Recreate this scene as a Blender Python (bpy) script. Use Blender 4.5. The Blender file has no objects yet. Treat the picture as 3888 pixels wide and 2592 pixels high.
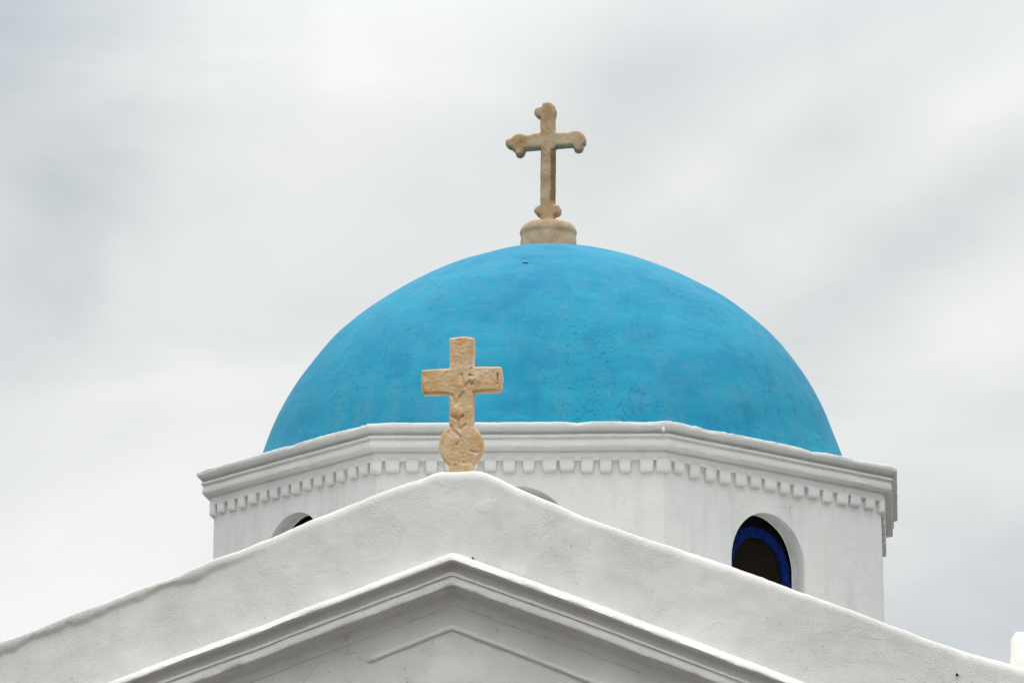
import bpy, bmesh, math, random
from mathutils import Vector, Matrix, noise, geometry
R = math.radians
random.seed(7)
scene = bpy.context.scene
C = scene.collection

# ------------------------------------------------------------------ camera
cam_d = bpy.data.cameras.new('camera')
cam_d.sensor_width = 36.0
cam_d.lens = 114.8
cam_d.clip_start = 0.1
cam_d.clip_end = 5000
cam = bpy.data.objects.new('camera', cam_d)
C.objects.link(cam)
cam.location = (0, 0, 1.6)
cam.rotation_euler = (R(90) + 0.24477, 0, 0)
scene.camera = cam

# ------------------------------------------------------------------ sky, sun, exposure
SUN_EL, SUN_AZ = R(70), R(12)          # high soft sun behind thin cloud, over the viewer's right shoulder
scene.view_settings.view_transform = 'Standard'
scene.view_settings.look = 'None'
scene.view_settings.exposure = 0.08
scene.view_settings.gamma = 1.0
w = bpy.data.worlds.new('World')
scene.world = w
w.use_nodes = True
nt = w.node_tree
nt.nodes.clear()
def N(t, **kw):
    n = nt.nodes.new(t)
    for k, v in kw.items():
        if k.startswith('i_'):
            key = k[2:]
            n.inputs[int(key) if key.isdigit() else key].default_value = v
        else:
            setattr(n, k, v)
    return n
def LK(a, b): nt.links.new(a, b)
def ramp(stops, interp='LINEAR'):
    n = nt.nodes.new('ShaderNodeValToRGB')
    n.color_ramp.interpolation = interp
    el = n.color_ramp.elements
    while len(el) < len(stops): el.new(0.5)
    for e, (p, c) in zip(el, stops):
        e.position = p
        e.color = (c, c, c, 1) if isinstance(c, (int, float)) else (*c, 1)
    return n
sky = N('ShaderNodeTexSky', sky_type='NISHITA', sun_disc=False)
sky.sun_elevation = SUN_EL
sky.sun_rotation = R(180) - SUN_AZ
tc = N('ShaderNodeTexCoord')
# long cloud streaks (direction space)
mp1 = N('ShaderNodeMapping'); mp1.inputs['Rotation'].default_value = (0, R(33), 0); mp1.inputs['Scale'].default_value = (4.5, 4.5, 15.0); mp1.inputs['Location'].default_value = (0.35, 0.0, 0.15)
LK(tc.outputs['Generated'], mp1.inputs['Vector'])
n1 = N('ShaderNodeTexNoise', i_Scale=1.0, i_Detail=6.0, i_Roughness=0.52, i_Distortion=0.5)
LK(mp1.outputs[0], n1.inputs['Vector'])
n2 = N('ShaderNodeTexNoise', i_Scale=11.0, i_Detail=5.0, i_Roughness=0.5, i_Distortion=0.4)
LK(tc.outputs['Generated'], n2.inputs['Vector'])
mx = N('ShaderNodeMix', data_type='FLOAT'); mx.inputs[0].default_value = 0.4
LK(n1.outputs[0], mx.inputs[2]); LK(n2.outputs[0], mx.inputs[3])
cr = ramp([(0.32, 6.5), (0.45, 7.35), (0.57, 7.95), (0.70, 8.4)], 'EASE')
LK(mx.outputs[0], cr.inputs[0])
# named cloud banks: azimuth, elevation, half length, half width (degrees), tilt, brightness
acc = cr.outputs[0]
for az, el, s1, s2, tilt, amp in ((-3.8, 17.6, 3.6, 1.7, 52, 0.85), (-9.6, 19.9, 2.4, 1.4, 45, -2.3), (-7.4, 10.0, 3.2, 1.7, 40, 0.95), (-6.6, 12.6, 3.2, 0.7, 27, -0.45),
                                   (8.0, 17.3, 2.6, 0.6, 30, 0.7), (8.4, 16.3, 2.6, 0.5, 31, -0.95), (1.9, 18.2, 1.4, 0.9, 55, -0.8), (7.6, 13.6, 2.6, 0.8, 32, 0.75),
                                   (8.4, 9.0, 2.2, 1.2, 20, -1.3), (8.0, 15.1, 1.8, 0.45, 30, -0.4), (3.5, 17.0, 2.2, 0.4, 33, 0.5), (-0.5, 15.6, 2.0, 1.0, 40, 0.35), (5.0, 19.4, 3.0, 0.6, 18, -0.4), (-8.6, 15.6, 2.6, 0.8, 60, -0.7)):
    az, el = R(az), R(el)
    sb = N('ShaderNodeVectorMath', operation='SUBTRACT'); LK(tc.outputs['Generated'], sb.inputs[0])
    sb.inputs[1].default_value = (math.sin(az) * math.cos(el), math.cos(az) * math.cos(el), math.sin(el))
    vr = N('ShaderNodeVectorRotate', rotation_type='Y_AXIS'); LK(sb.outputs[0], vr.inputs['Vector']); vr.inputs['Angle'].default_value = R(tilt)
    sc_ = N('ShaderNodeVectorMath', operation='MULTIPLY'); LK(vr.outputs[0], sc_.inputs[0]); sc_.inputs[1].default_value = (1 / R(s1), 2.0, 1 / R(s2))
    # ragged edge
    wn = N('ShaderNodeVectorMath', operation='MULTIPLY_ADD'); LK(n1.outputs['Color'], wn.inputs[0]); wn.inputs[1].default_value = (3.0, 0, 3.0); LK(sc_.outputs[0], wn.inputs[2])
    wo_ = N('ShaderNodeVectorMath', operation='SUBTRACT'); LK(wn.outputs[0], wo_.inputs[0]); wo_.inputs[1].default_value = (1.5, 0, 1.5)
    dt = N('ShaderNodeVectorMath', operation='DOT_PRODUCT'); LK(wo_.outputs[0], dt.inputs[0]); LK(wo_.outputs[0], dt.inputs[1])
    e1 = N('ShaderNodeMath', operation='MULTIPLY'); LK(dt.outputs['Value'], e1.inputs[0]); e1.inputs[1].default_value = -0.5
    e2 = N('ShaderNodeMath', operation='EXPONENT'); LK(e1.outputs[0], e2.inputs[0])
    e3 = N('ShaderNodeMath', operation='MULTIPLY_ADD'); LK(e2.outputs[0], e3.inputs[0]); e3.inputs[1].default_value = amp; LK(acc, e3.inputs[2])
    acc = e3.outputs[0]
# thin cloud goes blue grey where it is dense
tn = N('ShaderNodeMapRange'); LK(acc, tn.inputs['Value'])
for k_, v_ in (('From Min', 5.8), ('From Max', 8.6), ('To Min', 0.0), ('To Max', 1.0)): tn.inputs[k_].default_value = v_
tint = ramp([(0.0, (0.925, 0.995, 1.04)), (0.55, (0.976, 1.006, 1.004)), (1.0, (0.997, 1.002, 0.995))]); LK(tn.outputs[0], tint.inputs[0])
cl = N('ShaderNodeVectorMath', operation='SCALE'); LK(tint.outputs[0], cl.inputs[0]); LK(acc, cl.inputs['Scale'])
# thin overcast is brighter overhead than low down
sep = N('ShaderNodeSeparateXYZ'); LK(tc.outputs['Generated'], sep.inputs[0])
mr = N('ShaderNodeMapRange'); mr.inputs['From Min'].default_value = 0.3; mr.inputs['From Max'].default_value = 1.0; mr.inputs['To Min'].default_value = 1.0; mr.inputs['To Max'].default_value = 3.1
LK(sep.outputs['Z'], mr.inputs['Value'])
vm = N('ShaderNodeVectorMath', operation='SCALE'); LK(cl.outputs[0], vm.inputs[0]); LK(mr.outputs[0], vm.inputs['Scale'])
mc = N('ShaderNodeMix', data_type='RGBA'); mc.inputs[0].default_value = 0.97
LK(sky.outputs[0], mc.inputs[6]); LK(vm.outputs[0], mc.inputs[7])
bg = N('ShaderNodeBackground', i_Strength=0.1); LK(mc.outputs[2], bg.inputs[0])
wo = N('ShaderNodeOutputWorld'); LK(bg.outputs[0], wo.inputs[0])

sl = bpy.data.lights.new('sun', 'SUN')
sl.energy = 0.75
sl.angle = R(40)
sl.color = (1.0, 0.955, 0.89)
sun = bpy.data.objects.new('sun', sl)
C.objects.link(sun)
d = Vector((math.sin(SUN_AZ) * math.cos(SUN_EL), -math.cos(SUN_AZ) * math.cos(SUN_EL), math.sin(SUN_EL)))
sun.rotation_euler = d.to_track_quat('Z', 'Y').to_euler()
sun.location = (8, -8, 20)

# ------------------------------------------------------------------ helpers
def obj(name, bm, m, parent=None, smooth=True, auto=None):
    me = bpy.data.meshes.new(name)
    bmesh.ops.recalc_face_normals(bm, faces=bm.faces[:])
    if smooth:
        for f in bm.faces: f.smooth = True
    if auto is not None:
        for e in bm.edges:
            if len(e.link_faces) == 2 and e.calc_face_angle(0) > R(auto): e.smooth = False
    bm.to_mesh(me); bm.free()
    me.materials.append(m)
    o = bpy.data.objects.new(name, me)
    C.objects.link(o)
    if parent: o.parent = parent
    return o
def tag(o, label=None, cat=None, group=None, kind=None):
    for k, v in (('label', label), ('category', cat), ('group', group), ('kind', kind)):
        if v: o[k] = v
    return o
def empty(name, loc):
    o = bpy.data.objects.new(name, None); C.objects.link(o); o.location = loc; o.empty_display_size = 0.3
    return o
def nz(x, y, z, s=1.0, o=0.0): return noise.noise(Vector((x * s + o, y * s + 3.1 * o, z * s - 1.7 * o)))
def interp(pts, x):
    if x <= pts[0][0]:
        (a, b), (c, d2) = pts[0], pts[1]
        return b + (x - a) * (d2 - b) / (c - a)
    for (a, b), (c, d2) in zip(pts, pts[1:]):
        if x <= c: return b + (x - a) * (d2 - b) / (c - a)
    (a, b), (c, d2) = pts[-2], pts[-1]
    return d2 + (x - c) * (d2 - b) / (c - a)
def grid_mesh(bm, cols, closed=False):
    rows = [[bm.verts.new(p) for p in col] for col in cols]
    n = len(rows)
    for i in range(n if closed else n - 1):
        a, b = rows[i], rows[(i + 1) % n]
        for j in range(len(a) - 1):
            bm.faces.new((a[j], b[j], b[j + 1], a[j + 1]))
    return rows
def box(bm, x0, x1, y0, y1, z0, z1):
    vs = [bm.verts.new((x, y, z)) for z in (z0, z1) for x, y in ((x0, y0), (x1, y0), (x1, y1), (x0, y1))]
    for f in ((0, 1, 2, 3), (4, 5, 6, 7), (0, 1, 5, 4), (1, 2, 6, 5), (2, 3, 7, 6), (3, 0, 4, 7)):
        bm.faces.new([vs[i] for i in f])
    return vs

# ------------------------------------------------------------------ materials
def new_mat(name):
    global nt
    m = bpy.data.materials.new(name); m.use_nodes = True
    nt = m.node_tree; nt.nodes.clear()
    out = N('ShaderNodeOutputMaterial'); b = N('ShaderNodeBsdfPrincipled')
    LK(b.outputs[0], out.inputs[0])
    return m, b
def objvec(scale=(1, 1, 1), rot=(0, 0, 0)):
    t = N('ShaderNodeTexCoord'); m = N('ShaderNodeMapping')
    m.inputs['Scale'].default_value = scale; m.inputs['Rotation'].default_value = rot
    LK(t.outputs['Object'], m.inputs['Vector'])
    return m.outputs[0]
def nse(vec, scale, detail=4, rough=0.55, dist=0.0):
    n = N('ShaderNodeTexNoise', i_Scale=scale, i_Detail=detail, i_Roughness=rough, i_Distortion=dist)
    LK(vec, n.inputs['Vector'])
    return n.outputs[0]
def rmp(v, stops, interp_='LINEAR'):
    r = ramp(stops, interp_); LK(v, r.inputs[0]); return r.outputs[0]
def mixc(fac, a, b, mode='MIX'):
    n = N('ShaderNodeMix', data_type='RGBA', blend_type=mode)
    for s, v in ((n.inputs[0], fac), (n.inputs[6], a), (n.inputs[7], b)):
        if isinstance(v, (int, float)): s.default_value = v
        elif isinstance(v, tuple): s.default_value = (*v, 1)
        else: LK(v, s)
    return n.outputs[2]
def math_(op, a, b=None, c=None):
    n = N('ShaderNodeMath', operation=op)
    for s, v in zip(n.inputs, (a, b, c)):
        if v is None: continue
        if isinstance(v, (int, float)): s.default_value = v
        else: LK(v, s)
    return n.outputs[0]
def cracks(vec, scale, width, patch_scale, p0, p1, chop=None):
    """thin broken lines: cell borders of distorted Voronoi kept only inside noisy patches"""
    dn = N('ShaderNodeTexNoise', i_Scale=scale * 1.3, i_Detail=3.0); LK(vec, dn.inputs['Vector'])
    va = N('ShaderNodeVectorMath', operation='MULTIPLY_ADD'); LK(dn.outputs['Color'], va.inputs[0])
    va.inputs[1].default_value = (0.9 / scale,) * 3; LK(vec, va.inputs[2])
    v = N('ShaderNodeTexVoronoi', feature='DISTANCE_TO_EDGE', i_Scale=scale); LK(va.outputs[0], v.inputs['Vector'])
    line = rmp(v.outputs['Distance'], [(0.0, 1.0), (width, 0.0)])
    patch = rmp(nse(vec, patch_scale, 2), [(p0, 0.0), (p1, 1.0)])
    f = math_('MULTIPLY', line, patch)
    if chop:
        f = math_('MULTIPLY', f, rmp(nse(vec, chop, 1), [(0.53, 0.0), (0.60, 1.0)]))
    return f
def bump(b, h, strength, dist, prev=None):
    n = N('ShaderNodeBump', i_Strength=strength, i_Distance=dist); LK(h, n.inputs['Height'])
    if prev is not None: LK(prev, n.inputs['Normal'])
    LK(n.outputs[0], b.inputs['Normal'])
    return n.outputs[0]

def plaster(name, col, dark, grain_scale, grain, spots=0.5, crack=0.6, streak=0.35, lump=0.02, c0=0.58):
    m, b = new_mat(name)
    v = objvec()
    base = mixc(rmp(nse(v, 1.7, 5, 0.6), [(0.38, 0.0), (0.66, 1.0)]), col, dark)
    st = nse(objvec((7, 7, 0.9)), 1.0, 4, 0.6)
    base = mixc(math_('MULTIPLY', rmp(st, [(0.52, 0.0), (0.72, 1.0)]), streak), base, tuple(c * 0.8 for c in dark))
    sp = rmp(nse(v, 30, 2, 0.5), [(0.70, 0.0), (0.76, 1.0)])
    base = mixc(math_('MULTIPLY', sp, spots), base, (0.36, 0.34, 0.30))
    ck = cracks(v, 2.2, 0.010, 0.9, c0, c0 + 0.08, 3.5)
    base = mixc(math_('MULTIPLY', ck, crack), base, (0.30, 0.28, 0.25))
    LK(base, b.inputs['Base Color'])
    b.inputs['Roughness'].default_value = 0.88
    b.inputs['Specular IOR Level'].default_value = 0.25
    p = bump(b, nse(v, 3.0, 3), 0.7, lump)
    scale_edge = rmp(nse(v, 2.6, 6, 0.62, 0.8), [(0.545, 0.0), (0.565, 1.0)])      # edges of old paint layers
    p = bump(b, scale_edge, 0.35, 0.004, p)
    rough_patch = rmp(nse(v, 1.5, 4, 0.6, 0.5), [(0.42, 0.15), (0.60, 1.0)])
    g = math_('MULTIPLY', rmp(nse(objvec((1, 1, 1.5)), grain_scale, 3, 0.6), [(0.42, 0.0), (0.72, 1.0)]), rough_patch)
    p = bump(b, g, 0.5, grain, p)
    bump(b, math_('SUBTRACT', 1.0, ck), 0.6, 0.004, p)
    return m
M_STUCCO = plaster('rough_stucco', (0.755, 0.748, 0.722), (0.69, 0.682, 0.655), 115, 0.012, 0.45, 0.35, 0.16)
M_MOULD = plaster('moulded_plaster', (0.745, 0.73, 0.705), (0.68, 0.66, 0.635), 60, 0.008, 0.5, 0.3, 0.05, 0.012)
M_LIME = plaster('limewash', (0.665, 0.675, 0.66), (0.61, 0.622, 0.612), 50, 0.005, 0.35, 0.6, 0.42, 0.015, 0.50)
M_CORN = plaster('cornice_limewash', (0.675, 0.685, 0.67), (0.62, 0.632, 0.622), 50, 0.006, 0.35, 0.0, 0.15, 0.012)
M_BLOCK = plaster('cream_limewash', (0.84, 0.82, 0.77), (0.80, 0.74, 0.64), 30, 0.012, 0.2, 0.2, 0.1)

def blue_paint():
    m, b = new_mat('faded_blue_paint')
    v = objvec()
    base = mixc(rmp(nse(v, 1.1, 5, 0.6, 0.4), [(0.32, 0.0), (0.68, 1.0)]), (0.004, 0.212, 0.362), (0.009, 0.268, 0.412))
    wash = nse(objvec((0.8, 0.8, 5.0), (0.1, 0.15, 0)), 1.0, 5, 0.6, 0.6)
    base = mixc(math_('MULTIPLY', rmp(wash, [(0.46, 0.0), (0.70, 1.0)]), 0.36), base, (0.048, 0.350, 0.480))
    run = nse(objvec((7.0, 7.0, 0.6)), 1.0, 6, 0.65, 0.2)
    base = mixc(math_('MULTIPLY', rmp(run, [(0.47, 0.0), (0.70, 1.0)]), 0.55), base, (0.060, 0.245, 0.365))
    blot = nse(v, 3.2, 8, 0.7, 0.3)
    base = mixc(math_('MULTIPLY', rmp(blot, [(0.48, 0.0), (0.66, 1.0)]), 0.5), base, (0.003, 0.170, 0.325))
    c1 = cracks(objvec((1, 1, 1.25)), 13.0, 0.035, 0.9, 0.46, 0.66, 17)
    c2 = cracks(v, 3.0, 0.010, 0.7, 0.54, 0.62, 6)
    pk = math_('MULTIPLY', rmp(nse(v, 26, 2, 0.5), [(0.665, 0.0), (0.70, 1.0)]), rmp(nse(v, 1.2, 2), [(0.50, 0.0), (0.62, 1.0)]))
    cc = math_('MAXIMUM', math_('MAXIMUM', c1, c2), pk)
    base = mixc(math_('MULTIPLY', cc, 0.6), base, (0.008, 0.10, 0.19))
    LK(base, b.inputs['Base Color'])
    b.inputs['Roughness'].default_value = 0.7
    b.inputs['Specular IOR Level'].default_value = 0.2
    p = bump(b, nse(v, 2.2, 4), 0.6, 0.03)
    p = bump(b, nse(v, 22, 5, 0.6), 0.5, 0.006, p)
    p = bump(b, rmp(nse(v, 2.2, 6, 0.62, 0.8), [(0.54, 0.0), (0.56, 1.0)]), 0.4, 0.004, p)
    bump(b, math_('SUBTRACT', 1.0, cc), 0.7, 0.006, p)
    return m
M_BLUE = blue_paint()

def stone(name, light, mid, rust, s=1.0, rust_amt=0.8, grain=0.008, side=False):
    m, b = new_mat(name)
    v = objvec()
    base = mixc(rmp(nse(v, 9 * s, 6, 0.65, 0.3), [(0.36, 0.0), (0.62, 1.0)]), mid, light)
    base = mixc(math_('MULTIPLY', rmp(nse(v, 6.5 * s, 4, 0.6, 0.5), [(0.48, 0.0), (0.66, 1.0)]), rust_amt), base, rust)
    fine = nse(v, 55 * s, 4, 0.7)
    base = mixc(math_('MULTIPLY', rmp(fine, [(0.55, 0.0), (0.72, 1.0)]), 0.35), base, tuple(c * 0.55 for c in mid))
    pit = rmp(nse(v, 38 * s, 1), [(0.74, 0.0), (0.77, 1.0)])
    base = mixc(math_('MULTIPLY', pit, 0.75), base, (0.05, 0.03, 0.015))
    if side:                                    # iron-brown runs that also paint the shaft's right chamfer dark, as if shaded
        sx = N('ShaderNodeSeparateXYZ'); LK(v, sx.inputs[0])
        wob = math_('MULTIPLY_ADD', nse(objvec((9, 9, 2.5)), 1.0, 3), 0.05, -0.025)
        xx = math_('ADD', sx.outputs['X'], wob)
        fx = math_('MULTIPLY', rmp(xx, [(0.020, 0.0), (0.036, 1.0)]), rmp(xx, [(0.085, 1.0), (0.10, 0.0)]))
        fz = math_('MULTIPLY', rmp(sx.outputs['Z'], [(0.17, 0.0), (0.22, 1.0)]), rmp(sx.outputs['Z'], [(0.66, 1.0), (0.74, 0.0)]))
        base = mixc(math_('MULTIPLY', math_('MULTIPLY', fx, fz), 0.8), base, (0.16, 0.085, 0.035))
    LK(base, b.inputs['Base Color'])
    b.inputs['Roughness'].default_value = 0.85
    b.inputs['Specular IOR Level'].default_value = 0.25
    p = bump(b, nse(objvec((1, 1, 1.7), (0, R(25), 0)), 26 * s, 5, 0.65), 0.9, grain * 2)
    bump(b, nse(v, 80 * s, 4, 0.7), 0.7, grain, p)
    return m
M_STONE = stone('ochre_marble', (0.70, 0.545, 0.37), (0.59, 0.395, 0.205), (0.54, 0.275, 0.08), 1.0, 0.8, 0.0035)
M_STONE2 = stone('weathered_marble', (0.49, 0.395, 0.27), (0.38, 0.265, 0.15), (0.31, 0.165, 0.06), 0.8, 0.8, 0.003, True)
M_STONE3 = stone('weathered_marble_drum', (0.52, 0.415, 0.29), (0.40, 0.29, 0.175), (0.34, 0.195, 0.08), 0.8, 0.6, 0.003)

def simple(name, col, rough=0.7, var=0.3, scale=12.0):
    m, b = new_mat(name)
    v = objvec()
    LK(mixc(rmp(nse(v, scale, 4), [(0.35, 0.0), (0.65, 1.0)]), col, tuple(c * (1 - var) for c in col)), b.inputs['Base Color'])
    b.inputs['Roughness'].default_value = rough
    b.inputs['Specular IOR Level'].default_value = 0.08
    bump(b, nse(v, scale * 3, 3), 0.4, 0.004)
    return m
M_FRAME = simple('dark_blue_paint', (0.003, 0.017, 0.13), 0.85, 0.6, 22)
M_PANE = simple('dark_brown_glazing', (0.010, 0.007, 0.004), 0.9, 0.3, 8)
M_DARK = simple('void_black', (0.006, 0.005, 0.007), 0.8, 0.3, 8)  # stands in for the unlit window void; also colours the dome gap
M_RUST = simple('rusted_iron', (0.05, 0.018, 0.008), 0.9, 0.4, 60)
M_ROOF = plaster('roof_render', (0.74, 0.73, 0.71), (0.66, 0.65, 0.63), 25, 0.01)
def paving():
    m, b = new_mat('dark_paving')
    v = objvec()
    vo = N('ShaderNodeTexVoronoi', feature='DISTANCE_TO_EDGE', i_Scale=1.4); LK(v, vo.inputs['Vector'])
    j = rmp(vo.outputs['Distance'], [(0.03, 1.0), (0.06, 0.0)])
    base = mixc(rmp(nse(v, 0.7, 5), [(0.35, 0.0), (0.65, 1.0)]), (0.075, 0.067, 0.056), (0.052, 0.046, 0.039))  # paving out of view, toned dark so little light bounces up
    LK(mixc(j, base, (0.11, 0.105, 0.095)), b.inputs['Base Color'])
    b.inputs['Roughness'].default_value = 0.9
    return m
M_GROUND = paving()

# ------------------------------------------------------------------ ground
bm = bmesh.new()
vs = [bm.verts.new((x, y, 0)) for x, y in ((-2500, -2500), (2500, -2500), (2500, 2500), (-2500, 2500))]
bm.faces.new(vs)
tag(obj('ground', bm, M_GROUND, None, False), 'dark stone paving round the church', 'ground', kind='structure')

# ------------------------------------------------------------------ church
church = empty('church', (0.39, 20.0, 0.0))
tag(church, 'whitewashed church with an octagonal drum and a weathered blue dome behind its front gable', 'church')
INV = Matrix.Translation(-church.location)
def part(name, bm, m, parent=church, smooth=True, auto=35):
    """church pieces are modelled in world metres; moved into the parent's frame"""
    bm.transform(INV)
    return obj(name, bm, m, parent, smooth, auto)

# -- facade: local frame u along the wall, o outward, z up
GA = R(-4)
P0 = Vector((-0.3, 20.0, 0.0)); GU = Vector((math.cos(GA), math.sin(GA), 0)); GN = Vector((math.sin(GA), -math.cos(GA), 0))
def G(u, o, z): return P0 + GU * u + GN * o + Vector((0, 0, z))
TOP = [(-3.95, 4.31), (-3.4, 4.535), (-2.899, 4.721), (-2.69, 4.785), (-2.481, 4.876), (-2.272, 4.95), (-2.028, 5.046), (-1.767, 5.131), (-1.571, 5.225), (-1.46, 5.259), (-1.226, 5.353), (-0.995, 5.455), (-0.741, 5.554), (-0.491, 5.653), (-0.267, 5.725), (-0.166, 5.765), (-0.098, 5.767), (0.066, 5.767), (0.118, 5.764), (0.175, 5.74), (0.363, 5.641), (0.553, 5.561), (0.74, 5.47), (0.991, 5.376), (1.209, 5.302), (1.656, 5.146), (2.033, 4.998), (2.439, 4.841), (2.662, 4.755), (2.851, 4.678), (3.088, 4.595), (3.326, 4.526), (3.425, 4.498), (3.95, 4.31)]
MT = [(-3.9, 3.785), (-2.182, 4.43), (-1.866, 4.551), (-1.222, 4.779), (-1.061, 4.844), (-0.062, 5.212), (0.726, 4.918), (1.302, 4.692), (2.076, 4.388), (3.9, 3.69)]
def sm(pts, x, r): return sum(interp(pts, x + k * r) for k in (-1, -0.5, 0, 0.5, 1)) / 5
bm = bmesh.new(); cols = []
U0, U1, DU = -3.95, 3.95, 0.016
nU = int((U1 - U0) / DU)
for i in range(nU + 1):
    u = U0 + (U1 - U0) * i / nU
    zt = sm(TOP, u, 0.03) + 0.004 * nz(u, 0, 0, 9) + 0.0025 * nz(u, 5, 0, 30)
    left = max(0.0, min(1.0, (-1.2 - u) / 0.5))                  # the left slope has a thin broken plaster lip
    rad = (0.040 + 0.012 * nz(u, 9, 0, 2.5)) * (1 - 0.62 * left)
    lipz = 0.004 + left * max(0.0, 0.026 + 0.055 * nz(u, 2, 0, 4.0) + 0.020 * nz(u, 7, 0, 18))
    col = []
    for z in (0.0, 2.0, 3.2): col.append((-0.062 if z < sm(MT, u, 0.03) - 0.17 else 0.0, z))
    for k in range(56):
        t = k / 55.0
        z = 3.45 + (zt - 1.5 * rad - lipz - 0.012 - 3.45) * t
        o = 0.010 * nz(u, 0, z, 2.3) + 0.004 * nz(u, 3, z, 9) 
        sb_ = max(0.0, min(1.0, (sm(MT, u, 0.03) - 0.07 - z) / 0.10))
        col.append((o - 0.062 * sb_, z))
    o_e = col[-1][0]
    col.append((o_e + 0.018 * left, zt - 1.5 * rad - lipz))
    for a in (0, 15, 30, 45, 60, 75, 90):
        jig = 0.0
        col.append((o_e + 0.018 * left - rad + rad * math.cos(R(a)) + jig, zt - 1.5 * rad + 1.5 * rad * math.sin(R(a))))
    col.append((-0.20, zt + 0.004 * nz(u, 1, 4, 6)))
    col.append((-0.40, zt - 0.01)); col.append((-0.42, zt - 0.05)); col.append((-0.42, 0.0))
    cols.append([G(u, o, z) for o, z in col])
rows = grid_mesh(bm, cols)
for r in (rows[0], rows[-1]): bm.faces.new(r)
facade = part('facade', bm, M_STUCCO, auto=None)

# raking moulding
MP = [(0.0, -0.036), (0.055, -0.026), (0.105, -0.010), (0.138, 0.004), (0.156, 0.019), (0.165, 0.036), (0.160, 0.045), (0.132, 0.050), (0.098, 0.055), (0.076, 0.066), (0.068, 0.084), (0.070, 0.100), (0.102, 0.103), (0.109, 0.109), (0.114, 0.124), (0.100, 0.128), (0.100, 0.133), (0.103, 0.138), (0.108, 0.158), (0.1125, 0.181), (0.107, 0.190), (0.070, 0.193), (0.066, 0.200), (0.036, 0.203), (0.032, 0.210), (0.002, 0.213), (-0.002, 0.221), (-0.030, 0.225), (-0.036, 0.236), (-0.046, 0.252), (-0.053, 0.272), (-0.056, 0.284), (-0.080, 0.290)]
bm = bmesh.new(); cols = []
n = 480
for i in range(n + 1):
    u = -3.9 + 7.8 * i / n
    z0 = sm(MT, u, 0.016)
    near = max(0.0, 1 - abs(u + 0.06) / 0.10)
    col = []
    for j, (o, h) in enumerate(MP):
        k = 0.0048 * nz(u, j * 0.35, 1, 5) + 0.0030 * nz(u, j * 0.5, 6, 24)
        chip = 0.0
        if j in (19, 20, 21): chip = 0.016 * max(0.0, nz(u, 1, 2, 6) - 0.10) + 0.01 * max(0.0, nz(u, 4, 2, 17) - 0.2)
        if j in (4, 5, 6): chip = 0.010 * max(0.0, nz(u, 8, 2, 8) - 0.15)
        edge = 0 if j in (0, len(MP) - 1) else 1
        col.append(G(u, o + (k - chip) * edge, z0 - h + (k * 0.8 + chip * 0.8) * edge))
    cols.append(col)
grid_mesh(bm, cols)
part('moulding', bm, M_MOULD, facade, auto=60)

# thin raised bead below it
RP = [(-0.607, 4.581), (-0.342, 4.683), (-0.097, 4.779), (-0.077, 4.784), (-0.054, 4.778), (0.30, 4.639), (0.717, 4.471), (0.98, 4.366)]
bm = bmesh.new(); cols = []
n = 130
for i in range(n + 1):
    u = RP[0][0] + (RP[-1][0] - RP[0][0]) * i / n
    z0 = interp(RP, u); t = min(1.0, i / 2.0, (n - i) / 2.0)
    rr = (0.020 + 0.0025 * nz(u, 0, 0, 10)) * (0.5 + 0.5 * t)
    col = []
    for a in range(-100, 101, 20):
        col.append(G(u, -0.066 + rr * 1.15 * max(0.0, math.cos(R(a * 0.9))) * (0.3 + 0.7 * t) + 0.0015 * nz(u, a * .01, 2, 22), z0 + rr * math.sin(R(a * 0.9)) + 0.002 * nz(u, 2, 2, 9)))
    cols.append(col)
rows = grid_mesh(bm, cols)
for r in (rows[0], rows[-1]): bm.faces.new(r)
part('bead', bm, M_MOULD, facade, auto=None)

for u, z in ((0.057, 5.205), (3.018, 4.452)):
    bm = bmesh.new()
    bmesh.ops.create_icosphere(bm, subdivisions=2, radius=0.009, matrix=Matrix.Translation(G(u, 0.010, z)))
    part('nail', bm, M_RUST, facade)

# -- nave and crossing behind the gable
for s in (-1, 1):
    bm = bmesh.new()
    x0, x1 = (-3.85, -3.45) if s < 0 else (3.45, 3.85)
    c = [G(x0, -0.43, 0), G(x1, -0.43, 0)]
    vs = [bm.verts.new((p.x + 0.075 * (y - 20.4) * 1.0, y, z)) for z in (0, 3.9) for p, y in ((c[0], 20.45), (c[1], 20.45), (c[1], 26.6), (c[0], 26.6))]
    for f in ((0, 1, 2, 3), (4, 5, 6, 7), (0, 1, 5, 4), (1, 2, 6, 5), (2, 3, 7, 6), (3, 0, 4, 7)): bm.faces.new([vs[i] for i in f])
    part('nave_wall', bm, M_STUCCO)
bm = bmesh.new(); cols = []
for i in range(33):
    t = -1 + 2 * i / 32
    z = 3.86 + 1.5 * (1 - t * t)
    cols.append([(G(3.95 * t, -0.43, 0).x + 0.075 * (y - 20.4), y, z) for y in (20.5, 22.5, 24.5, 26.6)])
grid_mesh(bm, cols)
part('nave_roof', bm, M_ROOF)

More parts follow.
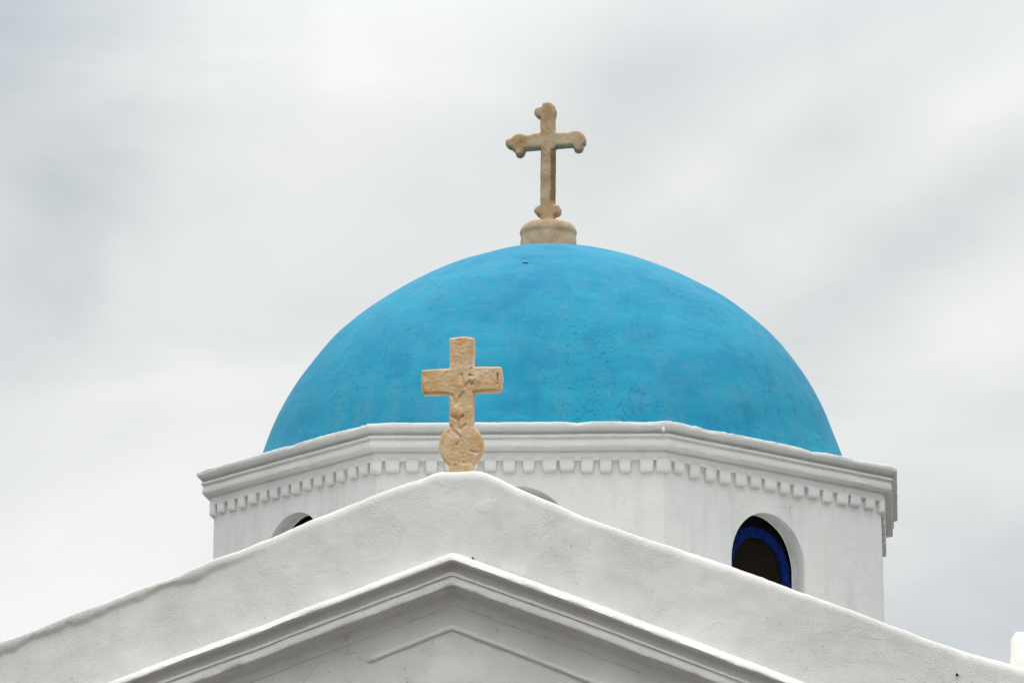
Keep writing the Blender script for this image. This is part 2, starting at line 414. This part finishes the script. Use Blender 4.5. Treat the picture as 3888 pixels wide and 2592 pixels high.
# -- drum
H = 7.556
VB = [(-2.821, 28.637), (-1.212, 26.654), (1.321, 26.571), (3.423, 28.447), (3.69, 30.73), (2.02, 32.74), (-0.57, 33.03), (-2.57, 31.35)]
VB = [Vector((x, y, 0)) for x, y in VB]
OUT = 0.153
def corner(k, o):
    """corner k of the octagon pushed out by o from the wall face (observed outline is at OUT)"""
    a, b, c = VB[(k - 1) % 8], VB[k % 8], VB[(k + 1) % 8]
    e1 = (b - a).normalized(); e2 = (c - b).normalized()
    n1 = Vector((e1.y, -e1.x, 0)); n2 = Vector((e2.y, -e2.x, 0))
    q = (n1 + n2) / (1 + n1.dot(n2))
    return b + q * (o - OUT)
bm = bmesh.new()
cx, cy = 0.38, 29.78
def crossing(bm):
    a = R(-3.5)
    q = [Vector((cx, cy, 0)) + Vector((math.cos(a) * x - math.sin(a) * y, math.sin(a) * x + math.cos(a) * y, 0)) for x, y in ((-3.35, -3.25), (3.35, -3.25), (3.35, 3.35), (-3.35, 3.35))]
    vs = [bm.verts.new((p.x, p.y, z)) for z in (0, 5.25) for p in q]
    for f in ((4, 5, 6, 7), (0, 1, 5, 4), (1, 2, 6, 5), (2, 3, 7, 6), (3, 0, 4, 7)): bm.faces.new([vs[i] for i in f])
crossing(bm)
part('crossing', bm, M_STUCCO, smooth=False, auto=None)

WIN = {0: (0.035, -0.556), 1: (-0.01, -0.518), 2: (-0.10, -0.59)}
WR, WB = 0.445, -1.85
REV = {1: 0.42}
def facet(k):
    A, B = corner(k, 0), corner(k + 1, 0)
    e = (B - A).normalized(); nn = Vector((e.y, -e.x, 0)); m = (VB[k] + VB[(k + 1) % 8]) / 2 - nn * OUT
    return A, B, e, nn, m
def arch(uc, crown, r, bottom, n=28):
    sp = crown - r
    pts = [(uc - r, bottom)]
    pts += [(uc - r, bottom + (sp - bottom) * t) for t in (0.35, 0.7)]
    pts += [(uc + r * math.cos(R(180 - 180 * i / n)), sp + r * math.sin(R(180 - 180 * i / n))) for i in range(n + 1)]
    pts += [(uc + r, bottom + (sp - bottom) * t) for t in (0.7, 0.35)]
    pts += [(uc + r, bottom)]
    return pts
drum_bm = bmesh.new()
for k in range(8):
    RV = REV.get(k, 0.145)
    A, B, e, nn, m = facet(k)
    L0, L1 = (A - m).dot(e), (B - m).dot(e)
    uc, crown = WIN.get(k, (0.0, -0.56))
    at = lambda u, h, o=0.0: m + e * u + nn * o + Vector((0, 0, H + h))
    hole = arch(uc, crown, WR + 0.010, WB - 0.010)
    hole = [(u, h + 0.0) for u, h in hole]
    zb, zt = -2.5, -0.24
    rect = []
    nx, nz_ = 40, 34
    for i in range(nx): rect.append((L0 + (L1 - L0) * i / nx, zb))
    for i in range(nz_): rect.append((L1, zb + (zt - zb) * i / nz_))
    for i in range(nx): rect.append((L1 - (L1 - L0) * i / nx, zt))
    for i in range(nz_): rect.append((L0, zt - (zt - zb) * i / nz_))
    pts = rect + hole
    def inhole(u, h):
        sp = crown - WR
        if h < WB - 0.05: return False
        if h <= sp: return abs(u - uc) < WR + 0.04
        return math.hypot(u - uc, h - sp) < WR + 0.04
    inner = [(L0 + (L1 - L0) * (i + .5) / nx, zb + (zt - zb) * (j + .5) / nz_) for i in range(nx) for j in range(nz_)]
    inner = [q for q in inner if not inhole(*q)]
    nr, nh = len(rect), len(hole)
    edges = [(i, (i + 1) % nr) for i in range(nr)] + [(nr + i, nr + (i + 1) % nh) for i in range(nh)]
    vco, ed, fc, *_ = geometry.delaunay_2d_cdt([Vector(q) for q in pts + inner], edges, [], 0, 1e-5)
    bv = []
    for q in vco:
        fade = min(1.0, (q.x - L0) / 0.12, (L1 - q.x) / 0.12)
        bv.append(drum_bm.verts.new(at(q.x, q.y, fade * (0.006 * nz(q.x + 9 * k, q.y, 0, 1.8) + 0.003 * nz(q.x + 9 * k, q.y, 4, 7)))))
    for f in fc:
        c = sum((vco[i] for i in f), Vector((0, 0))) / len(f)
        sp = crown - WR
        if (c.y <= sp and c.y > WB and abs(c.x - uc) < WR + 0.009) or (c.y > sp and math.hypot(c.x - uc, c.y - sp) < WR + 0.008): continue
        try: drum_bm.faces.new([bv[i] for i in f])
        except ValueError: pass
    # reveal, with a softened outer arris
    sec = [(0.010, 0.0), (0.004, -0.004), (0.0, -0.012), (0.0, -RV * 0.5), (0.0, -RV), (-0.004, -RV - 0.006)]
    cols = []
    base = arch(uc, crown, WR, WB)
    for i, (u, h) in enumerate(base):
        sp = crown - WR
        col = []
        for j, (dr, o) in enumerate(sec):
            wob = 0.0 if j < 2 else 0.006 * nz(u * 1.0 + 5 * k, h, j * 0.4, 6)
            if h <= sp + 1e-6: dx, dz = (-1 if u < uc else 1), 0.0
            else:
                dx, dz = (u - uc) / WR, (h - sp) / WR
            hh = h - (0.010 if (h == WB and j == 0) else 0)
            col.append(at(u + dx * (dr + wob), hh + dz * (dr + wob), o))
        cols.append(col)
    grid_mesh(drum_bm, cols, closed=True)
bmesh.ops.remove_doubles(drum_bm, verts=drum_bm.verts[:], dist=0.0008)
drum = part('drum', drum_bm, M_LIME, auto=40)

# windows: black sheet standing in for the unlit void, blue arched frame, dark pane
for k in range(8):
    RV = REV.get(k, 0.145)
    A, B, e, nn, m = facet(k)
    uc, crown = WIN.get(k, (0.0, -0.56))
    at = lambda u, h, o=0.0: m + e * u + nn * o + Vector((0, 0, H + h))
    bm = bmesh.new()
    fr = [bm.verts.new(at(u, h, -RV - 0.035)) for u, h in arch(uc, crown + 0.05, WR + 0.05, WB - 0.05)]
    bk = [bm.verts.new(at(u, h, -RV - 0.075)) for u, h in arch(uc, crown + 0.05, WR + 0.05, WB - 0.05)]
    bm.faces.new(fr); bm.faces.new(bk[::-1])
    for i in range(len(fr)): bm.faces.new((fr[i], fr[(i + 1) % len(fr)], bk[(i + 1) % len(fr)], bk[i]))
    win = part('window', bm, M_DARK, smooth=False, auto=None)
    bm = bmesh.new(); cols = []
    oc = crown - 0.10
    outer = arch(uc, oc, WR - 0.030, WB); inner = arch(uc + 0.012, oc - 0.092, WR - 0.030 - 0.112, WB + 0.08)
    for i, ((u, h), (u2, h2)) in enumerate(zip(outer, inner)):
        w1 = 0.006 * nz(u + 3 * k, h, 1, 9)
        um, hm = (u + u2) / 2, (h + h2) / 2
        cols.append([at(u, h, -RV - 0.036), at(u, h + w1, -RV + 0.002), at(um, hm + w1, -RV + 0.010), at(u2, h2 + w1, -RV + 0.002), at(u2, h2, -RV - 0.034)])
    grid_mesh(bm, cols, closed=True)
    part('frame', bm, M_FRAME, win, auto=50)
    bm = bmesh.new()
    bm.faces.new([bm.verts.new(at(u, h, -RV - 0.022)) for u, h in inner])
    part('pane', bm, M_PANE, win, smooth=False, auto=None)

# -- cornice
CP = [(-0.50, -0.004), (-0.10, -0.006), (0.10, -0.004), (0.142, -0.001), (0.152, 0.006), (0.154, 0.020), (0.153, 0.038), (0.147, 0.048), (0.124, 0.055), (0.096, 0.065), (0.070, 0.080), (0.068, 0.092), (0.103, 0.097), (0.112, 0.102), (0.117, 0.117), (0.108, 0.123), (0.092, 0.126), (0.091, 0.131), (0.096, 0.138), (0.101, 0.165), (0.105, 0.194), (0.099, 0.203), (0.064, 0.208), (0.040, 0.213), (0.024, 0.224), (0.025, 0.234), (0.036, 0.240), (0.0362, 0.262), (0.0360, 0.292), (0.034, 0.301), (0.028, 0.304), (0.010, 0.306), (-0.01, 0.307)]
bm = bmesh.new(); cols = []
NS = 130
for k in range(8):
    cA = [corner(k, o) for o, h in CP]; cB = [corner(k + 1, o) for o, h in CP]
    c0 = corner(k, 0.0); nnk = facet(k)[3]
    for i in range(NS):
        t = i / NS; s = k * 2.6 + t * 2.55
        col = []
        edge = min(1.0, i / 4.0, (NS - i) / 4.0)
        for j, (o, h) in enumerate(CP):
            p = cA[j].lerp(cB[j], t)
            amp = 0 if j in (0, 1, len(CP) - 1) else 1
            dk = amp * edge * (0.0036 * nz(s, j * 0.25, 2, 4) + 0.0022 * nz(s, j * 0.4, 7, 16))
            chip = 0.0; dz = amp * 0.004 * nz(s, 3, j * 0.02, 2.0)
            if j in (2, 3, 4, 5): 
                chip = 0.020 * max(0.0, nz(s, 1, 2, 4.2) - 0.22) + 0.010 * max(0.0, nz(s, 5, 2, 15) - 0.12)
                dz += -chip * (1.0 if j < 5 else 0.5) + 0.003 * nz(s, 5, 8, 20)
            col.append(p + nnk * (dk - chip * 0.6) + Vector((0, 0, H - h + dz)))
        cols.append(col)
grid_mesh(bm, cols, closed=True)
cornice = part('cornice', bm, M_CORN, auto=50)

# dentil course below it: one ornament band
bm = bmesh.new()
def block(front, back, zt, zb, o_taper):
    """front/back: two plan polylines (same count) from left to right; rounded hanging block"""
    nf = len(front)
    vt = [bm.verts.new((*front[i].xy, zt)) for i in range(nf)] + [bm.verts.new((*back[i].xy, zt)) for i in range(nf)]
    cf = sum(front, Vector()) / nf
    def tp(p): return cf + (p - cf) * o_taper
    vb = [bm.verts.new((*tp(front[i]).xy, zb)) for i in range(nf)] + [bm.verts.new((*tp(back[i]).xy, zb - 0.010)) for i in range(nf)]
    fs = []
    for i in range(nf - 1):
        fs += [bm.faces.new((vt[i], vt[i + 1], vb[i + 1], vb[i])), bm.faces.new((vb[i], vb[i + 1], vb[nf + i + 1], vb[nf + i])), bm.faces.new((vt[i], vt[nf + i], vt[nf + i + 1], vt[i + 1])), bm.faces.new((vt[nf + i], vb[nf + i], vb[nf + i + 1], vt[nf + i + 1]))]
    fs += [bm.faces.new((vt[0], vb[0], vb[nf], vt[nf])), bm.faces.new((vt[nf - 1], vt[2 * nf - 1], vb[2 * nf - 1], vb[nf - 1]))]
    ev = [bm.edges.get((vb[i], vb[i + 1])) for i in range(nf - 1)] + [bm.edges.get((vt[0], vb[0])), bm.edges.get((vt[nf - 1], vb[nf - 1])), bm.edges.get((vb[0], vb[nf])), bm.edges.get((vb[nf - 1], vb[2 * nf - 1]))]
    bmesh.ops.bevel(bm, geom=[x for x in ev if x], offset=0.015, segments=3, profile=0.5, affect='EDGES')
ND = 15
for k in range(8):
    F0, F1 = corner(k, 0.0385), corner(k + 1, 0.0385)
    nn = facet(k)[3]; e = (F1 - F0).normalized(); L = (F1 - F0).length; pitch = L / ND
    B = lambda p: p - nn * 0.05
    for i in range(1, ND):
        c = F0 + e * (pitch * i + random.uniform(-0.009, 0.009)); hw = pitch * (0.372 + random.uniform(-0.05, 0.045))
        zb = H - 0.392 + random.uniform(-0.012, 0.011)
        fr = [c - e * hw, c + e * hw]; j = random.uniform(-0.0008, 0.0015)
        fr = [q + nn * j for q in fr]
        block(fr, [q - nn * 0.05 for q in fr], H - 0.282, zb, 0.90 + random.uniform(-0.07, 0.05))
    # the block that wraps the corner
    kp = (k - 1) % 8
    np_ = facet(kp)[3]; ep = (F0 - corner(kp, 0.0385)).normalized()
    hw = pitch * 0.42
    fr = [F0 - ep * hw, F0, F0 + e * hw]
    bkq = [F0 - ep * hw - np_ * 0.05, corner(k, -0.01), F0 + e * hw - nn * 0.05]
    block(fr, bkq, H - 0.282, H - 0.400, 0.97)
cols = []
for k in range(8):
    for t in (0.0, 0.5):
        c = [corner(k, o).lerp(corner(k + 1, o), t) for o in (0.006, 0.006, -0.01)]
        cols.append([c[0] + Vector((0, 0, H - 0.27)), c[1] + Vector((0, 0, H - 0.325)), c[2] + Vector((0, 0, H - 0.331))])
grid_mesh(bm, cols, closed=True)
part('dentil_course', bm, M_CORN, cornice, auto=None)

# small plaster-covered stud near the corner of the cornice
A, B, e, nn, m = facet(1)
bm = bmesh.new()
bmesh.ops.create_uvsphere(bm, u_segments=16, v_segments=10, radius=0.022, matrix=Matrix.Translation(corner(2, 0.155) - e * 0.06 + Vector((0, 0, H - 0.072))) @ Matrix.Diagonal((0.8, 1.0, 1.1, 1)))
part('stud', bm, M_LIME, cornice)

# -- dome
DC = Vector((0.379, 29.78, 7.046)); RHO = 2.829
RES = [(-180, 0), (-85, 0.4), (-71, .4), (-63.7, 2.1), (-57, 2.5), (-50, .6), (-46.6, 2.6), (-40.8, -2.0), (-33, -6.2), (-27, -7.2), (-19.6, -6.2), (-13.3, -5.2), (-7.8, 3.6), (4.6, 2.5), (12, -.2), (19.8, -2.3), (28, -3.8), (36, 2.5), (41.6, 4), (47, 5), (55.4, 1.7), (61.5, -1.0), (68.3, -7.2), (73, -5.5), (85, -3), (180, 0)]
bm = bmesh.new(); cols = []
NA, NE = 192, 72
for i in range(NA):
    a = 2 * math.pi * i / NA
    col = []
    for j in range(NE + 1):
        el = R(6) + (R(89.6) - R(6)) * j / NE
        dv = Vector((math.cos(el) * math.cos(a), math.cos(el) * math.sin(a), math.sin(el)))
        ang = math.degrees(math.atan2(dv.x, max(1e-4, dv.z)))
        r = RHO + 0.0040 * sum(interp(RES, ang + q) for q in (-2, -1, 0, 1, 2)) / 5 * (0.4 + 0.6 * abs(dv.x) ** 0.5)
        r += 0.012 * nz(*dv, 2.6) + 0.006 * nz(*dv, 7, 4)
        col.append(DC + dv * r)
    cols.append(col)
grid_mesh(bm, cols, closed=True)
bm.transform(Matrix.Translation(-DC))
dome = obj('dome', bm, M_BLUE, church)
dome.location = DC - church.location

# dark gap in the paint high on the dome
bm = bmesh.new()
def on_dome(dx, dz):
    """a point of the dome front, dx right of the axis and dz above its centre"""
    y = -math.sqrt(max(0, RHO * RHO - dx * dx - dz * dz)); return Vector((dx, y, dz))
p = on_dome(-0.258, 2.300)
rm = p.to_track_quat('Z', 'Y').to_matrix().to_4x4()
bmesh.ops.create_uvsphere(bm, u_segments=16, v_segments=8, radius=0.025, matrix=Matrix.Translation(p * 1.001) @ rm @ Matrix.Rotation(R(68), 4, 'Z') @ Matrix.Diagonal((0.8, 1.9, 0.35, 1)))
obj('gap', bm, M_DARK, dome)

# ------------------------------------------------------------------ crosses
def seg_dist(px, py, poly):
    best = 1e9; n = len(poly)
    for i in range(n):
        ax, ay = poly[i]; bx, by = poly[(i + 1) % n]
        dx, dy = bx - ax, by - ay; l2 = dx * dx + dy * dy
        t = 0 if l2 == 0 else max(0, min(1, ((px - ax) * dx + (py - ay) * dy) / l2))
        dd = (px - ax - t * dx) ** 2 + (py - ay - t * dy) ** 2
        if dd < best: best = dd
    return math.sqrt(best)
def inside(px, py, poly):
    c = False; n = len(poly); j = n - 1
    for i in range(n):
        if (poly[i][1] > py) != (poly[j][1] > py) and px < (poly[j][0] - poly[i][0]) * (py - poly[i][1]) / (poly[j][1] - poly[i][1]) + poly[i][0]: c = not c
        j = i
    return c
def slab(poly, T, bev, g, relief, rough_edge=0.002):
    """carved stone slab: outline in x-z, front towards -y, rounded arrises and a relief on the front"""
    dense = []
    for (ax, az), (bx, bz) in zip(poly, poly[1:] + poly[:1]):
        n = max(1, round(math.hypot(bx - ax, bz - az) / g))
        for i in range(n):
            x, z = ax + (bx - ax) * i / n, az + (bz - az) * i / n
            dense.append((x + rough_edge * nz(x, 0, z, 14), z + rough_edge * nz(x, 4, z, 14)))
    xs = [q[0] for q in dense]; zs = [q[1] for q in dense]
    inner = []
    z = min(zs)
    row = 0
    while z < max(zs):
        x = min(xs) + (g / 2 if row % 2 else 0)
        while x < max(xs):
            if inside(x, z, dense):
                dd = seg_dist(x, z, dense)
                if dd > g * 0.55: inner.append((x, z))
            x += g
        z += g * 0.9; row += 1
    n = len(dense)
    vco, ed, fc, *_ = geometry.delaunay_2d_cdt([Vector(q) for q in dense + inner], [(i, (i + 1) % n) for i in range(n)], [], 1, 1e-6)
    bm = bmesh.new()
    fr, bk = [], []
    for q in vco:
        dd = seg_dist(q.x, q.y, dense)
        drop = bev if dd < 1e-4 else (bev - math.sqrt(max(0, bev * bev - (bev - dd) ** 2)) if dd < bev else 0)
        lift = relief(q.x, q.y, dd) if dd > 1e-4 else 0
        fr.append(bm.verts.new((q.x, -(T / 2 - drop) - lift, q.y)))
        bk.append(bm.verts.new((q.x, T / 2 - drop, q.y)))
    for f in fc:
        bm.faces.new([fr[i] for i in f]); bm.faces.new([bk[i] for i in f][::-1])
    cnt = {}
    for f in fc:
        for a, b in zip(f, list(f[1:]) + [f[0]]):
            cnt[tuple(sorted((a, b)))] = cnt.get(tuple(sorted((a, b))), 0) + 1
    for (a, b), c in cnt.items():
        if c == 1: bm.faces.new((fr[a], fr[b], bk[b], bk[a]))
    return bm
def groove(x, z, lines, width, depth):
    v = 0
    for ln in lines:
        for (ax, az), (bx, bz) in zip(ln, ln[1:]):
            dx, dz = bx - ax, bz - az; l2 = dx * dx + dz * dz
            t = max(0, min(1, ((x - ax) * dx + (z - az) * dz) / l2)) if l2 else 0
            dd = math.hypot(x - ax - t * dx, z - az - t * dz)
            v = max(v, max(0, 1 - dd / width))
    return v * depth

# cross on the gable: traced in its own plane, 0.64 mm per unit, origin at the foot
def gc(pts): return [((x - 610) * 0.000636, (1420 - y) * 0.000652) for x, y in pts]
disc = [(607 + 222 * math.cos(R(a)), 1188 + 222 * math.sin(R(a))) for a in range(-56, 57, 8)]
disc_l = [(607 + 222 * math.cos(R(a)), 1188 + 222 * math.sin(R(a))) for a in range(124, 237, 8)]
gpoly = [(487, 122), (520, 118), (600, 108), (680, 114), (733, 124), (735, 260), (730, 385), (738, 412), (860, 414), (985, 415), (1008, 428), (1017, 520), (1010, 630), (990, 656), (860, 656), (738, 664), (733, 700), (730, 1000)] + disc + [(733, 1375), (733, 1460), (487, 1460), (487, 1375)] + disc_l + [(488, 1000), (486, 700), (482, 672), (370, 672), (230, 676), (214, 640), (205, 540), (210, 435), (350, 430), (480, 426), (490, 405), (487, 280)]
gpoly = gc(gpoly)[::-1]
glines = [gc(l) for l in ([(500, 690), (532, 722), (560, 790), (582, 735), (625, 672)], [(493, 890), (530, 915), (560, 940), (580, 955), (605, 920), (625, 900)], [(555, 905), (575, 965), (580, 1010), (600, 1040), (652, 985)], [(494, 985), (530, 1050), (565, 1075), (600, 1105)], [(612, 490), (622, 540), (632, 590)], [(690, 500), (720, 510)], [(705, 590), (716, 575)], [(640, 620), (690, 560)], [(600, 1110), (600, 1150), (560, 1190)], [(700, 1250), (760, 1265)], [(520, 690), (540, 760), (548, 800)])]
gholes = [gc([p_])[0] for p_ in ((622, 905), (690, 498), (712, 588), (640, 1360), (965, 590))]
gslit = [gc([(968, 488), (968, 555)])]
def grelief(x, z, dd):
    v = 0.0035 * nz(x, 0, z, 13) + 0.0014 * nz(x * 0.8 + z, 2, z * 1.2 - x, 38) + 0.0016 * nz(x, 5, z, 90)
    v -= groove(x, z, glines, 0.011, 0.011)
    v += 0.009 * max(0, 1 - math.hypot((x - 0.0) / 0.055, (z - 0.53) / 0.075)) + 0.006 * max(0, 1 - math.hypot((x - 0.07) / 0.09, (z - 0.58) / 0.04))
    v += 0.005 * max(0, 1 - math.hypot((x + 0.03) / 0.04, (z - 0.38) / 0.06))
    for hx, hz in gholes: v -= 0.012 * max(0, 1 - math.hypot(x - hx, z - hz) / 0.011)
    v -= groove(x, z, gslit, 0.005, 0.03)
    return v * min(1, dd / 0.012)
bm = slab(gpoly, 0.095, 0.016, 0.0052, grelief, 0.0022)
gcross = obj('stone_cross', bm, M_STONE)
gcross.location = G(-0.0223, -0.10, 5.789)
gcross.rotation_euler = (0, 0, GA)
tag(gcross, 'ochre stone cross with square arms, carved shaft and round boss standing on the gable peak', 'cross', 'stone crosses on the church')

# cross on the dome
def dc(pts): return [((x - 605) * 0.000956, (1290 - y) * 0.001002) for x, y in pts]
dpoly = [(548, 140), (560, 106), (600, 95), (642, 103), (678, 138), (692, 188), (685, 235), (678, 262), (680, 380), (690, 402), (760, 412), (820, 412), (850, 400), (895, 395), (940, 405), (975, 443), (988, 490), (985, 525), (965, 545), (957, 575), (942, 598), (905, 606), (874, 592), (862, 560), (845, 548), (690, 552), (680, 564), (678, 800), (674, 1108), (690, 1118), (720, 1128), (738, 1165), (730, 1205), (703, 1222), (676, 1228), (672, 1250), (672, 1330), (530, 1330), (528, 1225), (497, 1213), (468, 1175), (476, 1140), (503, 1122), (530, 1112), (533, 800), (537, 566), (526, 556), (380, 562), (371, 582), (352, 614), (320, 627), (288, 614), (272, 576), (240, 546), (205, 531), (180, 502), (178, 466), (200, 445), (240, 440), (262, 415), (300, 400), (345, 400), (380, 412), (420, 417), (470, 405), (520, 402), (534, 388), (533, 258), (500, 241), (474, 210), (472, 182), (490, 153), (520, 146)]
dpoly = dc(dpoly)[::-1]
def drelief(x, z, dd):
    v = 0.004 * nz(x, 0, z, 9) + 0.0012 * nz(x, 2, z, 30)
    sh = max(0.0, (x - 0.028) / 0.05) if (z < 0.72 and z > 0.20 and abs(x) < 0.08) else 0.0     # broad chamfer down the right of the shaft
    return (v - 0.045 * min(1.0, sh)) * min(1, dd / 0.014)
bm = slab(dpoly, 0.13, 0.030, 0.009, drelief, 0.003)
dcross = empty('stone_cross', (0.344, 29.775, 9.84))
tag(dcross, 'slender weathered stone cross with rounded lobes on a round pedestal atop the blue dome', 'cross', 'stone crosses on the church')
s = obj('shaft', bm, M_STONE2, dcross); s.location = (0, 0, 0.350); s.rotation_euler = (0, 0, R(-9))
bm = bmesh.new(); cols = []
PP = [(0.272, -0.16), (0.270, 0.05), (0.268, 0.16), (0.262, 0.20), (0.261, 0.222), (0.267, 0.238), (0.270, 0.254), (0.265, 0.276), (0.252, 0.304), (0.232, 0.324), (0.200, 0.336), (0.15, 0.342), (0.02, 0.343)]
for i in range(64):
    a = 2 * math.pi * i / 64
    cols.append([((r + 0.005 * nz(math.cos(a), math.sin(a), z * 3, 3)) * math.cos(a), (r + 0.005 * nz(math.cos(a), math.sin(a), z * 3, 3)) * math.sin(a), z + 0.004 * nz(math.cos(a), math.sin(a), 2, 2.5)) for r, z in PP])
rows = grid_mesh(bm, cols, closed=True)
bm.faces.new([r[-1] for r in rows])
pd = obj('pedestal', bm, M_STONE3, dcross)

# ------------------------------------------------------------------ block at the right end of the gable
bm = bmesh.new(); cols = []
bw, bh = 0.46, 0.212
for i in range(25):
    t = i / 24; x = t * bw
    fall = min(t, 1 - t) * bw
    rd = 0.035
    zt = bh - (rd - math.sqrt(max(0, rd * rd - max(0, rd - fall) ** 2)) if fall < rd else 0) - 0.012 * max(0, 0.1 - fall)
    col = []
    for y, z in ((-0.03, -0.16), (0.0, 0.0), (0.036, 0.06), (0.074, 0.12), (0.108, zt - 0.025), (0.126, zt - 0.006), (0.15, zt), (0.19, zt - 0.004), (0.205, zt - 0.03), (0.21, -0.16)):
        col.append((x + 0.012 * (z / bh) * (1 - 2 * t) + 0.003 * nz(x, y, z, 20), y - 0.045 * (z / bh) * (1 - t) * 0 + 0.004 * nz(x, y, z, 14), z + 0.003 * nz(x, y, z, 12)))
    cols.append(col)
rows = grid_mesh(bm, cols)
for r in (rows[0], rows[-1]): bm.faces.new(r)
blk = obj('end_block', bm, M_BLOCK, None, True, 45)
blk.location = G(3.385, -0.06, 4.535)
blk.rotation_euler = (0, 0, GA + R(6))
tag(blk, 'small cream white plaster block with rounded top at the right end of the gable', 'block')

scene.cycles.use_denoising = True
